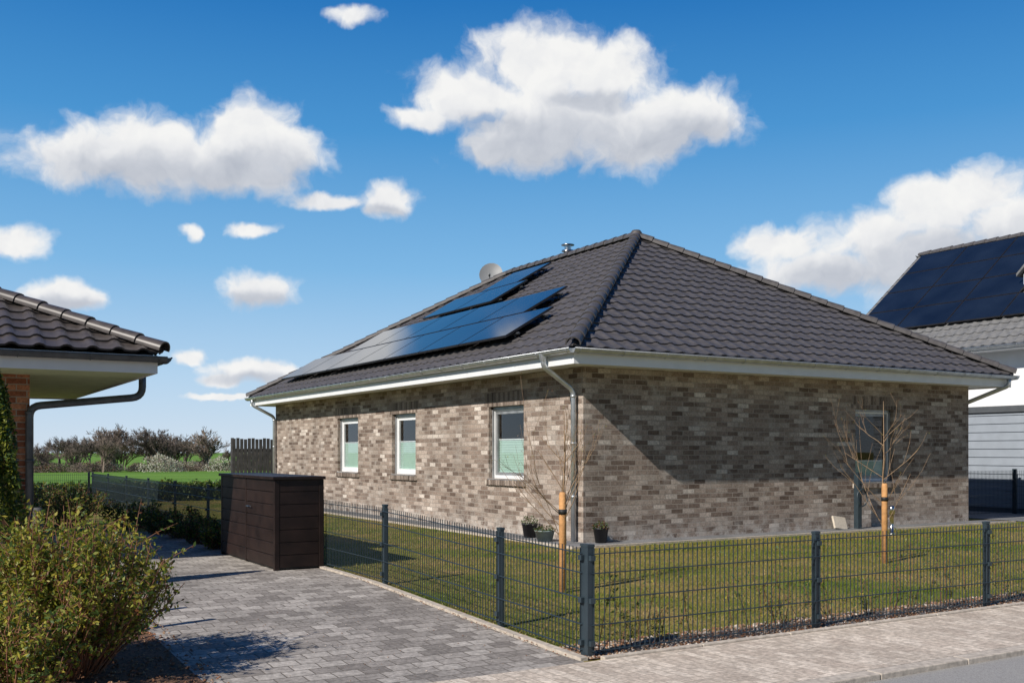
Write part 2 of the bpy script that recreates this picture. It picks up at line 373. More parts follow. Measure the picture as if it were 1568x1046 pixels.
# ------------------------------------------------------------------ bare trees
def grow(m,p,d,l,r,depth,spread,up,mi=0,sides=3,tips=None,minr=.0,kids=(3,4)):
    n=3; path=[p]; rs=[r]; q=p; dd=d
    for i in range(n):
        dd=(dd+Vector([random.gauss(0,.09) for _ in range(3)])+Vector((0,0,up*.12))).normalized()
        q=q+dd*l/n; path.append(q); rs.append(max(minr,r*(1-.45*(i+1)/n)))
    m.tube(path,rs,sides,mi,False)
    if depth==0:
        if tips is not None: tips.append(q)
        return
    for k in range(random.randint(*kids)):
        t=random.uniform(.35,1)*n; j=min(int(t),n-1); s=path[j].lerp(path[j+1],t-j)
        side=Vector([random.gauss(0,1) for _ in range(3)]); side-=dd*side.dot(dd); side.normalize()
        nd=(dd+side*spread*random.uniform(.6,1.2)+Vector((0,0,up*.2))).normalized()
        grow(m,s,nd,l*random.uniform(.55,.8),r*.55,depth-1,spread,up,mi,sides,tips,minr,kids)
    if tips is not None and depth==1: tips.append(q)
dt=empty('distant_tree_line',(40,165,-1.4))
M_twig=simple('distant_twig',(.21,.165,.135),.9,var=.3,scale=.5)
tms=[]
for k in range(6):
    m=MB(); H=random.uniform(2.4,3.0)
    for s in range(random.choice([1,2,2])):
        grow(m,Vector((s*.7,0,-.3)),Vector((random.gauss(0,.12),random.gauss(0,.12),1)).normalized(),H,.17,5,.72,.5,0,3,None,.022,(3,4))
    me=bpy.data.meshes.new('bare_tree'); me.from_pydata(m.v,[],m.f); me.materials.append([M_bark2,M_twig][k%2]); tms.append(me)
bms=[]
for k,(mats,pr) in enumerate([([M_twig,M_bark2],[.5,.5]),([G5,M_bark2,M_twig],[.25,.35,.4]),([G3,G1,M_bark2],[.4,.3,.3]),([G6,M_twig],[.7,.3])]):
    pts=[]
    for i in range(1000):
        a=random.random()*6.283; u=random.random()**.5; z=random.random(); r=1.9*u*math.sqrt(max(0,1-z*z))
        pts.append((r*math.cos(a)*1.3,r*math.sin(a),z*2.0*(.8+.3*noise.noise(Vector((a,z*3,k))))))
    o=leaves('b',pts,.11,mats,pr); bms.append(o.data); bpy.data.objects.remove(o)
for i in range(200):
    x=-30+i*.86+random.gauss(0,1.2); y=random.uniform(156,190)
    env=.72+.8*abs(noise.noise(Vector((x*.06,2,0))))
    if 27<x<44: env=1.25
    o=put(random.choice(tms),'bare_tree'); s=random.uniform(.6,1.0)*env; o.scale=(s*1.2,s*1.2,s)
    o.rotation_euler=(0,0,random.random()*6.28); o.location=(x-40,y-165,0); o.parent=dt
for i in range(190):
    x=-30+i*.9+random.gauss(0,1); y=random.uniform(156,170)
    k=random.choices([0,1,2,3],[.42,.40,.14,.02])[0]
    o=put(bms[k],'thicket'); s=random.uniform(.5,1.0); o.scale=(s*1.5,s,s); o.rotation_euler=(0,0,random.random()*6.28); o.location=(x-40,y-165,.05+(160-y)*.012 if y<160 else 0); o.parent=dt
for i,(x,y,s) in enumerate([(31.6,152,1.3),(33.6,153,.95),(40.5,152,1.1)]):
    o=put(bms[3],'blossom_shrub'); o.scale=(s,s,s*1.15); o.location=(x-40,y-165,hz(y)+1.4); o.parent=dt

# saplings
def sapling(name,x,y,H,seed,nb,sprd=1.0):
    random.seed(seed); z=hz(y); e=empty(name,(x,y,z)); m=MB(); tips=[]
    tr=[Vector((x,y,z)),Vector((x+.01,y,z+.5)),Vector((x-.01,y+.01,z+.95)),Vector((x+.01,y,z+1.4)),Vector((x,y,z+H))]
    m.tube(tr,[.02,.017,.014,.009,.003],7)
    for i in range(nb):
        h=random.uniform(.42,H*.8); a=i*2.4+random.random(); 
        p=Vector((x,y,z+h)); d=Vector((math.cos(a)*sprd,math.sin(a)*sprd,random.uniform(.7,2.0))).normalized()
        grow(m,p,d,(H-h)*random.uniform(.35,.62)+.15,.0055,1 if i%2==0 else 2,.55,.8,0,4,tips,.0014,(1,3))
    m.obj('branches',[M_bark],e)
    pts=[]
    for t in tips:
        for k in range(2): pts.append(tuple(t+Vector([random.gauss(0,.025) for _ in range(3)])))
    leaves('buds',pts,.009,[G5,G2],[.6,.4],e)
    return e
sapling('sapling_tree',6.18,9.15,1.95,11,20); sapling('sapling_tree',11.6,9.3,2.2,31,14,1.5)
def stake(x,y,h,r=.04,name='wooden_stake',mat=None):
    e=empty(name,(x,y,hz(y))); z=hz(y); m=MB()
    m.tube([(x,y,z-.1),(x,y,z+h-.03),(x,y,z+h)],[r,r,r*.75],12); m.tube([(x,y,z+h*.78),(x,y,z+h*.83)],[r+.006]*2,12,1)
    if mat is None: m.tube([(x,y,z+h*.8),(x+.07,y+.08,z+h*.8)],.008,6,1)
    m.obj('post',[mat or M_wood,M_dark],e)
stake(6.06,9.0,1.08); stake(11.4,9.12,1.08); stake(.98,9.45,1.02,.04,'shadow_post',M_greywood); stake(1.3,8.85,.85,.04,'shadow_post',M_greywood)  # the two grey posts are added, unseen, to cast driveway shadow stripes
random.seed(5); e=empty('young_hedge',(8,6.75,0)); m=MB(); pts=[]
for i in range(66):
    x=4.85+i*.25+random.gauss(0,.08)
    for k in range(random.randint(1,3)):
        y=6.62+random.gauss(0,.05); b=Vector((x,y,hz(y))); h=random.uniform(.25,.85)
        path=[b]; 
        for j in range(4): path.append(path[-1]+Vector((random.gauss(0,.05),random.gauss(0,.03),h/4)))
        m.tube(path,[.004,.004,.003,.0025,.0015],3,0,False)
        for q in range(3):
            s=path[random.randint(1,3)]; d=Vector((random.gauss(0,.12),random.gauss(0,.06),random.uniform(.03,.15))); m.tube([s,s+d],[.002,.001],3,0,False)
            for l in range(7): pts.append(tuple(s+d*random.random()+Vector([random.gauss(0,.012) for _ in range(3)])))
        for l in range(int(20*h)): pts.append(tuple(path[random.randint(1,4)]+Vector([random.gauss(0,.02) for _ in range(3)])))
m.obj('shoots',[M_redstem],e); leaves('foliage',pts,.016,[G1,G2,G4],[.45,.45,.1],e)

# ------------------------------------------------------------------ fences
def fence(name,p0,p1,gaps,H=.83,first=None):
    x0,y0=p0;x1,y1=p1; Lh=math.hypot(x1-x0,y1-y0); dx=(x1-x0)/Lh; dy=(y1-y0)/Lh
    e=empty(name,(x0,y0,hz(y0))); m=MB()
    ts=[0]
    if first: ts.append(first)
    while ts[-1]+gaps<Lh-.3: ts.append(ts[-1]+gaps)
    ts.append(Lh)
    for t in ts:
        x=x0+dx*t;y=y0+dy*t;z=hz(y)
        a=.03 if abs(dx)>.5 else .02; b=.05-a
        m.box(x-a,x+a,y-b,y+b,z-.1,z+H+.035); m.box(x-a-.004,x+a+.004,y-b-.004,y+b+.004,z+H+.035,z+H+.055)
        ox,oy=(0,-1) if abs(dx)>.5 else (-1,0)
        for zz in (.12,.45,.78):
            m.box(x-.022+ox*.03,x+.022+ox*.03,y-.022+oy*.03,y+.022+oy*.03,z+zz-.02,z+zz+.02)
    r=.0031
    ox,oy=(0,-.028) if abs(dx)>.5 else (-.028,0)
    for a,b in zip(ts[:-1],ts[1:]):
        n=int((b-a)/.05)
        za=hz(y0+dy*a); zb=hz(y0+dy*b)
        for i in range(n):
            t=a+.025+i*.05; x=x0+dx*t+ox;y=y0+dy*t+oy; z=za+(zb-za)*(t-a)/(b-a)
            m.box(x-r,x+r,y-r,y+r,z+.04,z+H+.025)
        for zz in (.06,.26,.46,.66,.81):
            for s in (-.0065,.0065):
                A=Vector((x0+dx*a+ox+(s if abs(dx)<.5 else 0),y0+dy*a+oy+(s if abs(dx)>.5 else 0),za+zz)); B=Vector((x0+dx*b+ox+(s if abs(dx)<.5 else 0),y0+dy*b+oy+(s if abs(dx)>.5 else 0),zb+zz))
                m.tube([A,B],.0036,4,0,False,False)
    m.obj('mesh_panels',[M_fence],e); return e
fence('mesh_fence',(FX,FY),(27,FY),2.505)
fence('mesh_fence',(FX,FY+.06),(FX,30.4),2.52,first=1.3)
fence('mesh_fence',(19.7,14.2),(22.3,14.2),2.5,H=1.0)
fence('mesh_fence',(22.2,FY),(22.2,14.1),2.5,H=1.0)
fence('mesh_fence',(-8,30.4),(FX-.1,30.4),2.5)

# ------------------------------------------------------------------ roof helpers
def tile_slope(name,O,U,V,W,H,clips,mat,parent,tw=.30,g=.345,amp=.028):
    O=Vector(O);U=Vector(U).normalized();V=Vector(V).normalized();Nn=U.cross(V).normalized()
    S=8; nu=int(math.ceil(W/tw))*S; nv=int(math.ceil(H/g))
    prof=[amp*max(0,math.cos(2*math.pi*(i%S)/S))**.8 - .005*max(0,-math.cos(2*math.pi*(i%S)/S)) for i in range(nu+1)]
    vs=[];fs=[]
    for r in range(nv):
        v0=r*g;v1=(r+1)*g; jit=random.uniform(-.003,.003)
        for (vv,of) in ((v0,-.002),(v0-.004,.026+jit),(v0-.004,.026+jit),(v1+.01,.002)):
            for i in range(nu+1):
                vs.append(O+U*(i*tw/S)+V*vv+Nn*(prof[i]+of))
        b=r*4*(nu+1)
        for k in (0,2):
            for i in range(nu):
                a=b+k*(nu+1)+i; fs.append((a,a+1,a+nu+2,a+nu+1))
    me=bpy.data.meshes.new(name); me.from_pydata(vs,[],fs)
    bm=bmesh.new(); bm.from_mesh(me)
    for co,no in clips:
        bmesh.ops.bisect_plane(bm,geom=bm.verts[:]+bm.edges[:]+bm.faces[:],plane_co=co,plane_no=no,clear_outer=True)
    for f in bm.faces: f.smooth=True
    bm.to_mesh(me); bm.free(); me.materials.append(mat)
    return put(me,name,parent)
def caps(m,p0,p1,r=.115,step=.36,mi=0):
    p0=Vector(p0);p1=Vector(p1); d=(p1-p0); Ln=d.length; d.normalize()
    s=d.cross(Vector((0,0,1))).normalized(); up=s.cross(d).normalized()
    n=max(1,int(Ln/step)); st=Ln/n; K=10
    for i in range(n):
        a=p0+d*(i*st-.03); b=p0+d*((i+1)*st+.02); lift=random.uniform(0,.006)
        vs=[];fs=[]
        for (c,rr,o) in ((a,r-.02,0),(a,r,0),(a,r,0),(b,r-.018,-.008)):
            for k in range(K+1):
                t=math.pi*(-.08+1.16*k/K); vs.append(c+s*math.cos(t)*rr*1.05+up*(math.sin(t)*rr*.9+o+lift))
        for k2 in (0,2):
            for k in range(K): fs.append((k2*(K+1)+k,k2*(K+1)+k+1,(k2+1)*(K+1)+k+1,(k2+1)*(K+1)+k))
        m.add(vs,fs,mi,True)
def hip_roof(parent,x0,x1,y0,y1,ze,tn,mat,tw=.3,g=.345,amp=.028,longaxis='y'):
    c=math.sqrt(1+tn*tn)
    if longaxis=='y': half=(x1-x0)/2; xm=(x0+x1)/2; A=(xm,y0+half); B=(xm,y1-half)
    else: half=(y1-y0)/2; ym=(y0+y1)/2; A=(x0+half,ym); B=(x1-half,ym)
    Hs=half*c+.02
    zr=ze+half*tn
    Pl=lambda co,no:(Vector((co[0],co[1],0)),Vector((no[0],no[1],0)))
    cl=[Pl((x0,y0),(1,-1)),Pl((x0,y1),(1,1))]; cf=[Pl((x0,y0),(-1,1)),Pl((x1,y0),(1,1))]
    cr=[Pl((x1,y0),(-1,-1)),Pl((x1,y1),(-1,1))]; cbk=[Pl((x0,y1),(-1,-1)),Pl((x1,y1),(1,-1))]
    if longaxis=='y': cl.append(Pl((xm,0),(1,0))); cr.append(Pl((xm,0),(-1,0)))
    else: cf.append(Pl((0,ym),(0,1))); cbk.append(Pl((0,ym),(0,-1)))
    tile_slope('roof_tiles_west',(x0,y1,ze),(0,-1,0),(1,0,tn),y1-y0,Hs,cl,mat,parent,tw,g,amp)
    tile_slope('roof_tiles_front',(x0,y0,ze),(1,0,0),(0,1,tn),x1-x0,Hs,cf,mat,parent,tw,g,amp)
    tile_slope('roof_tiles_east',(x1,y0,ze),(0,1,0),(-1,0,tn),y1-y0,Hs,cr,mat,parent,tw,g,amp)
    tile_slope('roof_tiles_back',(x1,y1,ze),(-1,0,0),(0,-1,tn),x1-x0,Hs,cbk,mat,parent,tw,g,amp)
    m=MB(); z=.045
    a=(A[0],A[1],zr+z); b=(B[0],B[1],zr+z)
    if longaxis=='y': prs=[((x0,y0),a),((x1,y0),a),((x0,y1),b),((x1,y1),b)]
    else: prs=[((x0,y0),a),((x0,y1),a),((x1,y0),b),((x1,y1),b)]
    for q,p in prs: caps(m,(q[0],q[1],ze+z+.01),p)
    caps(m,a,b)
    m.lathe(A[0],A[1],[(.14,zr+z-.02),(.13,zr+z+.06),(.09,zr+z+.115),(0.001,zr+z+.13)],14)
    m.obj('ridge_caps',[mat],parent)
    return zr
def gutter(m,p0,p1,out,r=.068,mi=0,brackets=True):
    p0=Vector(p0);p1=Vector(p1);d=(p1-p0).normalized();out=Vector(out)
    K=9; vs=[];fs=[]
    for rr in (r,r-.006):
        for c in (p0,p1):
            for k in range(K+1):
                t=math.pi+math.pi*k/K; vs.append(c+out*math.cos(t)*rr+Vector((0,0,math.sin(t)*rr)))
    q=K+1
    for s in (0,2):
        for k in range(K): fs.append((s*q+k,s*q+k+1,(s+1)*q+k+1,(s+1)*q+k))
    m.add(vs,fs,mi,True)
    e0=p0+out*r;e1=p1+out*r; m.tube([e0,e1],.010,6,mi)
    if brackets:
        Ln=(p1-p0).length; n=int(Ln/.8)
        for i in range(n+1):
            c=p0+d*(.1+i*(Ln-.2)/max(1,n)); pts=[c+out*math.cos(math.pi+math.pi*k/8)*(r+.004)+Vector((0,0,math.sin(math.pi+math.pi*k/8)*(r+.004))) for k in range(9)]
            m.tube(pts,.006,4,mi)
    for c in (p0,p1):
        ring=[c+out*math.cos(math.pi+math.pi*k/K)*r+Vector((0,0,math.sin(math.pi+math.pi*k/K)*r)) for k in range(K+1)]
        m.add(ring,[tuple(range(K+1))],mi)
def smoothpath(pts,rad=.08,n=5):
    pts=[Vector(p) for p in pts]; out=[pts[0]]
    for i in range(1,len(pts)-1):
        a,b,c=pts[i-1],pts[i],pts[i+1]; r=min(rad,(a-b).length*.45,(c-b).length*.45)
        s=b+(a-b).normalized()*r; e=b+(c-b).normalized()*r
        for k in range(n+1):
            t=k/n; out.append(s.lerp(b,t).lerp(b.lerp(e,t),t))
    out.append(pts[-1]); return out

# ------------------------------------------------------------------ the house
HX0,HX1,HY0,HY1=9.17,18.91,13.04,28.38
EX0,EX1,EY0,EY1=8.57,19.51,12.44,28.98
TN=.589; ZE=3.17
house=empty('brick_house',(HX0,HY0,.15))
def wall(m,axis,c0,c1,a0,a1,z0,z1,ops):
    def bx(p,q,zz0,zz1):
        if q-p<1e-4 or zz1-zz0<1e-4: return
        if axis=='y': m.box(c0,c1,p,q,zz0,zz1)
        else: m.box(p,q,c0,c1,zz0,zz1)
    cur=a0
    for (p,q,zb,zt) in sorted(ops):
        bx(cur,p,z0,z1); bx(p,q,z0,zb); bx(p,q,zt,z1); cur=q
    bx(cur,a1,z0,z1)
WT=2.42; WB=1.12
west=[(13.04+1.78,13.04+3.0,WB,WT),(13.04+6.08,13.04+7.27,WB,WT),(13.04+9.2,13.04+10.5,WB,WT)]
front=[(15.47,16.56,1.03,WT)]
m=MB()
wall(m,'y',HX0,HX0+.3,HY0,HY1,.05,2.97,west)
wall(m,'x',HY0,HY0+.3,HX0+.3,HX1,.05,2.97,front)
wall(m,'y',HX1-.3,HX1,HY0+.3,HY1,.05,2.97,[(16,18,.9,WT),(22,24,.2,WT)])
wall(m,'x',HY1-.3,HY1,HX0+.3,HX1-.3,.05,2.97,[(12,15,.2,WT)])
m.obj('brick_walls',[M_brick],house)
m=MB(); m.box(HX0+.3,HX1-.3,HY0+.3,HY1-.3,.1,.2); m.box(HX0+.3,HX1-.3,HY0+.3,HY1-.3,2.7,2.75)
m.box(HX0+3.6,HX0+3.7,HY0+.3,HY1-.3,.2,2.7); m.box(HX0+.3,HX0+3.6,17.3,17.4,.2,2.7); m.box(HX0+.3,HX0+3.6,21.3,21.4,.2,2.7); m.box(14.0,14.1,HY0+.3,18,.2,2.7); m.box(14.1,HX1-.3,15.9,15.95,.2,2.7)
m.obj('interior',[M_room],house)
ms=MB(); mf=MB(); mg=MB(); mbld=MB(); mfg=MB()
def window(side,p,q,zb,zt,style):
    def bx(mm,a,b,d0,d1,z0,z1,mi=0):
        if side=='w': mm.box(HX0+d0,HX0+d1,a,b,z0,z1,mi)
        else: mm.box(a,b,HY0+d0,HY0+d1,z0,z1,mi)
    bx(ms,p-.12,q+.12,-.003,.02,zt+.002,zt+.245)
    sz=zb
    for i in range(int((q-p+.16)/.0815)):
        a=p-.08+i*.0815; bx(ms,a+.004,a+.0775,-.045,.14,sz-.115+random.uniform(-.003,.003),sz-.02+random.uniform(-.002,.003))
    bx(ms,p-.08,q+.08,-.035,.13,sz-.11,sz-.028,1)
    d0=.10; fw=.06
    bx(mf,p,p+fw,d0,d0+.07,zb,zt); bx(mf,q-fw,q,d0,d0+.07,zb,zt); bx(mf,p+fw,q-fw,d0,d0+.07,zt-fw-.02,zt); bx(mf,p+fw,q-fw,d0,d0+.07,zb,zb+fw)
    s=.018; p2,q2,b2,t2=p+fw,q-fw,zb+fw,zt-fw-.02; w=.055
    tgt=mfg; gi=2 if style=='grey' else 0
    bx(tgt,p2,p2+w,d0+s,d0+.06,b2,t2,gi); bx(tgt,q2-w,q2,d0+s,d0+.06,b2,t2,gi); bx(tgt,p2+w,q2-w,d0+s,d0+.06,t2-w,t2,gi); bx(tgt,p2+w,q2-w,d0+s,d0+.06,b2,b2+w,gi)
    bx(mfg,p+.005,p+.04,d0-.03,d0-.001,zb,zt,1); bx(mfg,q-.04,q-.005,d0-.03,d0-.001,zb,zt,1); bx(mfg,p,q,d0-.03,d0-.001,zt-.05,zt-.002,1)
    bx(mfg,p,q,-.03,d0-.002,zb-.018,zb-.004,1)
    a,b=p2+w,q2-w; z0,z1=b2+w,t2-w; dd=d0+.038
    if side=='w': mg.add([(HX0+dd,b,z0),(HX0+dd,a,z0),(HX0+dd,a,z1),(HX0+dd,b,z1)],[(0,1,2,3)])
    else: mg.add([(a,HY0+dd,z0),(b,HY0+dd,z0),(b,HY0+dd,z1),(a,HY0+dd,z1)],[(0,1,2,3)])
    h0=b2+w; h1=b2+w+(t2-b2)*(.50 if side=='w' else .22); k=0; z=h0
    while z<h1:
        bx(mbld,p2+w+.005,q2-w-.005,d0+.06+(.006 if k%2 else 0),d0+.075,z,min(z+.022,h1)); z+=.0225; k+=1
    bx(mbld,p2+w,q2-w,d0+.055,d0+.078,h1+.001,h1+.022,1)
window('w',*west[0],'grey'); window('w',*west[1],'white'); window('w',*west[2],'white'); window('f',*front[0],'grey')
M_shut=simple('shutter_guide_grey',(.3,.31,.32),.4,.3)
ms.obj('lintels_and_sills',[M_soldier,M_kerb],house); mf.obj('window_frames',[M_frame],house,bevel=.004); mfg.obj('window_sashes',[M_frame,M_shut,M_shut],house)
mg.obj('window_glass',[M_glass],house); mbld.obj('window_blinds',[M_blind,M_frame],house)
m=MB()
F0,F1,F2,F3=EX0+.05,EX1-.05,EY0+.05,EY1-.05
m.box(F0,HX0-.001,F2,F3,2.95,2.965); m.box(HX1+.001,F1,F2,F3,2.95,2.965); m.box(HX0-.001,HX1+.001,F2,HY0-.001,2.95,2.965); m.box(HX0-.001,HX1+.001,HY1+.001,F3,2.95,2.965)
m.box(F0-.022,F0-.001,F2-.022,F3+.022,2.925,3.13); m.box(F1+.001,F1+.022,F2-.022,F3+.022,2.925,3.13)
m.box(F0-.0005,F1+.0005,F2-.022,F2-.001,2.925,3.13); m.box(F0-.0005,F1+.0005,F3+.001,F3+.022,2.925,3.13)
m.obj('fascia_and_soffit',[M_white],house)
ZR=hip_roof(house,EX0,EX1,EY0,EY1,ZE,TN,M_tile,.30,.335,.021)
m=MB(); gz=3.145; go=.045
gutter(m,(EX0-go,EY0-go,gz),(EX0-go,EY1+go,gz),(-1,0,0)); gutter(m,(EX0-go,EY0-go,gz),(EX1+go,EY0-go,gz),(0,-1,0)); gutter(m,(EX1+go,EY0-go,gz),(EX1+go,EY1+go,gz),(1,0,0)); gutter(m,(EX0-go,EY1+go,gz),(EX1+go,EY1+go,gz),(0,1,0))
def pipe(m,pts,r=.043,mi=0,rad=.1):
    pp=smoothpath(pts,rad); m.tube(pp,r,12,mi)
    a,b=Vector(pts[-2]),Vector(pts[-1])
    for t in (.04,.35,.7):
        c=a.lerp(b,t); m.tube([c-Vector((0,0,.02)),c+Vector((0,0,.02))],r+.007,12,mi)
pipe(m,[(EX0-go,13.2,gz-.04),(EX0-go,13.2,2.93),(HX0-.075,13.2,2.58),(HX0-.075,13.2,.17)])
m.lathe(EX0-go,13.2,[(.075,gz-.02),(.06,gz-.09),(.046,gz-.14)],12)
pipe(m,[(EX0-go,28.5,gz-.04),(EX0-go,28.5,2.93),(HX0-.07,28.3,2.6),(HX0-.07,28.3,.17)])
pipe(m,[(19.3,EY0-go,gz-.04),(19.3,EY0-go,2.95),(HX1+.07,13.2,2.6),(HX1+.07,13.2,.17)])
m.obj('gutters_and_downpipes',[M_zinc],house)
mp=MB(); cs=1/math.sqrt(1+TN*TN); sn=TN*cs
def slope_pt(s,u,h): return Vector((EX0+u-sn*h, EY0+s, ZE+TN*u+cs*h))
def panel(mp,fn,s0,s1,u0,u1,h=.15):
    t=.035
    def slab(a,b,c,d,h0,h1,mi):
        vs=[fn(a,c,h0),fn(b,c,h0),fn(b,d,h0),fn(a,d,h0),fn(a,c,h1),fn(b,c,h1),fn(b,d,h1),fn(a,d,h1)]
        mp.add(vs,[(0,3,2,1),(4,5,6,7),(0,1,5,4),(1,2,6,5),(2,3,7,6),(3,0,4,7)],mi)
    slab(s0,s1,u0,u1,h,h+t,1)
    e=.016 if s1>s0 else -.016
    slab(s0+e,s1-e,u0+.016,u1-.016,h+t+.001,h+t+.004,0)
rows=[(2.68,7,.50,1.50),(3.75,5,1.53,2.53),(7.2,2,2.80,3.76),(7.7,1,3.79,4.75)]
pe=empty('solar_panel_array',(EX0+2,EY0+7,4.4))
pe.parent=house; pe.matrix_parent_inverse=Matrix.Translation(-Vector(house.location))
for s0,n,u0,u1 in rows:
    for i in range(n): panel(mp,slope_pt,s0+i*1.745,s0+i*1.745+1.72,u0,u1,.15)
    for uu in (u0+.2,u1-.2):
        a=slope_pt(s0-.08,uu,.11); b=slope_pt(s0+n*1.745+.05,uu,.11); mp.tube([a,b],.022,4,2,True,False)
        for k in range(int(n*1.745/.9)+1): 
            c=slope_pt(s0+.1+k*.9,uu,.0); d=slope_pt(s0+.1+k*.9,uu,.11); mp.tube([c,d],.018,4,2)
mp.obj('panels',[M_pv,M_pvf,M_darkzinc],pe)
m=MB(); dx,dy,dz=14.0,24.35,6.36
K=18; vs=[];fs=[]; nrm=Vector((-.55,-.75,.35)).normalized(); sa=nrm.cross(Vector((0,0,1))).normalized(); sb=sa.cross(nrm)
cc=Vector((dx,dy,dz+.15))
for j in range(5):
    rr=.33*j/4
    for k in range(K): t=6.2832*k/K; vs.append(cc+sa*math.cos(t)*rr+sb*math.sin(t)*rr*1.08+nrm*(.06*(j/4)**2))
for j in range(4):
    for k in range(K): fs.append((j*K+k,j*K+(k+1)%K,(j+1)*K+(k+1)%K,(j+1)*K+k))
m.add(vs,fs,0,True); m.tube([(dx,dy+.08,5.6),(dx,dy+.08,6.65)],.022,8,1); f=cc+nrm*.38-sb*.22; m.tube([cc-sb*.33,f],.012,6,1); m.tube([f-nrm*.03,f+nrm*.07],.03,8,0)
m.obj('satellite_dish',[simple('dish_grey',(.20,.21,.22),.5,var=.05),M_darkzinc],house)
m=MB(); fx,fy=14.5,21.3
m.lathe(fx,fy,[(.15,5.9),(.15,6.6),(.10,6.62),(.10,6.72)],16); m.lathe(fx,fy,[(.16,6.70),(.16,6.73),(0.01,6.74)],16); m.lathe(fx,fy,[(.09,6.72),(.09,6.86)],12); m.lathe(fx,fy,[(.17,6.86),(.17,6.875),(.005,6.90)],16)
m.obj('flue',[M_steel],house)

# ------------------------------------------------------------------ garage on the left
cp=empty('brick_garage',(1.43,14.73,.15)); cx1,cy0=2.83,13.33; cx0,cy1=-7,21.0
hip_roof(cp,cx0,cx1,cy0,cy1,2.86,.455,M_tile2,.30,.33,.034,'x')
m=MB(); m.box(-5.6,1.43,14.73,19.6,.05,2.62); m.obj('walls',[M_redbrick],cp)
m=MB()
m.box(cx1-.07,cx1-.05,cy0+.05,cy1-.05,2.60,2.83); m.box(cx0+.05,cx1-.0702,cy0+.05,cy0+.07,2.60,2.83); m.box(cx0+.05,cx1-.0702,cy1-.07,cy1-.05,2.6,2.83)
m.obj('fascia',[M_white],cp)
m=MB(); y=cy0+.071
while y<cy1-.08:
    m.box(cx0+.05,cx1-.071,y,min(y+.112,cy1-.071),2.622,2.64); y+=.125
m.box(cx0+.05,cx1-.075,cy0+.075,cy1-.075,2.641,2.65)
m.obj('soffit_boards',[simple('soffit_wood',(.60,.68,.42),.6,var=.1)],cp)  # greenish light on the boards is put into their base colour
m=MB(); gz=2.80
gutter(m,(cx1+.04,cy0-.04,gz),(cx1+.04,cy1,gz),(1,0,0)); gutter(m,(cx0,cy0-.04,gz),(cx1+.04,cy0-.04,gz),(0,-1,0))
pipe(m,[(2.83,14.6,gz-.03),(2.83,14.6,2.36),(1.42,14.66,2.20),(1.42,14.66,.16)],.05,0,.14)
m.obj('gutter_and_downpipe',[M_darkzinc],cp)

# ------------------------------------------------------------------ bin box
bb=empty('bin_storage_box',(3.86,11.98,.15)); m=MB()
X0,X1,Y0,Y1=3.86,4.48,11.98,14.4; zb=.17
m.box(X0+.02,X1-.02,Y0+.02,Y1-.02,zb,1.24,1)
nb=7; hb=1.08/nb
for i in range(nb):
    z=zb+.02+i*hb
    m.box(X0,X0+.018,Y0+.06,Y0+1.19,z,z+hb-.008); m.box(X0,X0+.018,Y0+1.23,Y1-.06,z,z+hb-.008)
    m.box(X0+.06,X1-.06,Y0,Y0+.018,z,z+hb-.008); m.box(X0+.06,X1-.06,Y1-.018,Y1,z,z+hb-.008); m.box(X1-.018,X1,Y0+.06,Y1-.06,z,z+hb-.008)
for (a,b) in ((X0,Y0),(X1-.055,Y0),(X0,Y1-.055),(X1-.055,Y1-.055)): m.box(a-.003,a+.058,b-.003,b+.058,zb-.03,1.26)
m.box(X0-.004,X0+.02,Y0+1.192,Y0+1.228,zb,1.26)
m.box(X0-.03,X1+.02,Y0-.03,Y0+1.205,1.262,1.30); m.box(X0-.03,X1+.02,Y0+1.215,Y1+.03,1.262,1.30)
m.tube([(X0-.03,Y0+.9,.9),(X0-.03,Y0+1.1,.9)],.008,6,2)
m.obj('boards',[M_bin,M_dark,M_steel],bb,bevel=.004)

ws=empty('wooden_screen',(8.4,30,.15)); m=MB()
for i in range(26):
    x=8.38+i*.115; m.box(x,x+.095,30.0,30.02,.2,2.0+.02*math.sin(i*1.7))
m.box(8.38,11.4,30.021,30.05,.5,.6); m.box(8.38,11.4,30.021,30.05,1.6,1.7)
for x in (8.36,9.8,11.3): m.box(x,x+.08,30.051,30.13,.1,2.02)
m.obj('boards',[M_greywood],ws)

# ------------------------------------------------------------------ neighbour house
nh=empty('neighbour_house',(25.3,22,0)); yg=22.0; yn=6.0; xr,xe=29.3,24.7; zr_,ze_=8.17,4.42; tn=(zr_-ze_)/(xr-xe)
tile_slope('roof_tiles_west',(xe,yg,ze_),(0,-1,0),(1,0,tn),yg-yn,(xr-xe)*math.sqrt(1+tn*tn),[(Vector((xr,0,0)),Vector((1,0,0)))],M_tile3,nh)
tile_slope('roof_tiles_east',(2*xr-xe,yn,ze_),(0,1,0),(-1,0,tn),yg-yn,(xr-xe)*math.sqrt(1+tn*tn),[(Vector((xr,0,0)),Vector((-1,0,0)))],M_tile3,nh)
m=MB(); m.box(25.3,33.3,yn+.4,yg-.4,0,4.5)
m.add([(25.3,yg-.4,4.5),(33.3,yg-.4,4.5),(29.3,yg-.4,8.0)],[(0,1,2)]); m.add([(25.3,yn+.4,4.5),(33.3,yn+.4,4.5),(29.3,yn+.4,8.0)],[(0,2,1)])
m.obj('rendered_walls',[M_render],nh)
m=MB(); 
for s in (1,-1):
    for yy in (yn-.02,yg-.01):
        a=(xr-s*(xr-xe),yy,ze_-.14);b=(xr,yy,zr_-.14)
        m.add([a,b,(b[0],yy,zr_+.05),(a[0],yy,ze_+.05),(a[0],yy+.03,ze_-.14),(b[0],yy+.03,zr_-.14),(b[0],yy+.03,zr_+.05),(a[0],yy+.03,ze_+.05)],[(0,1,2,3),(7,6,5,4),(0,4,5,1),(1,5,6,2),(2,6,7,3),(3,7,4,0)])
m.box(xe,25.3,yn,yg,ze_-.12,ze_-.08,1)
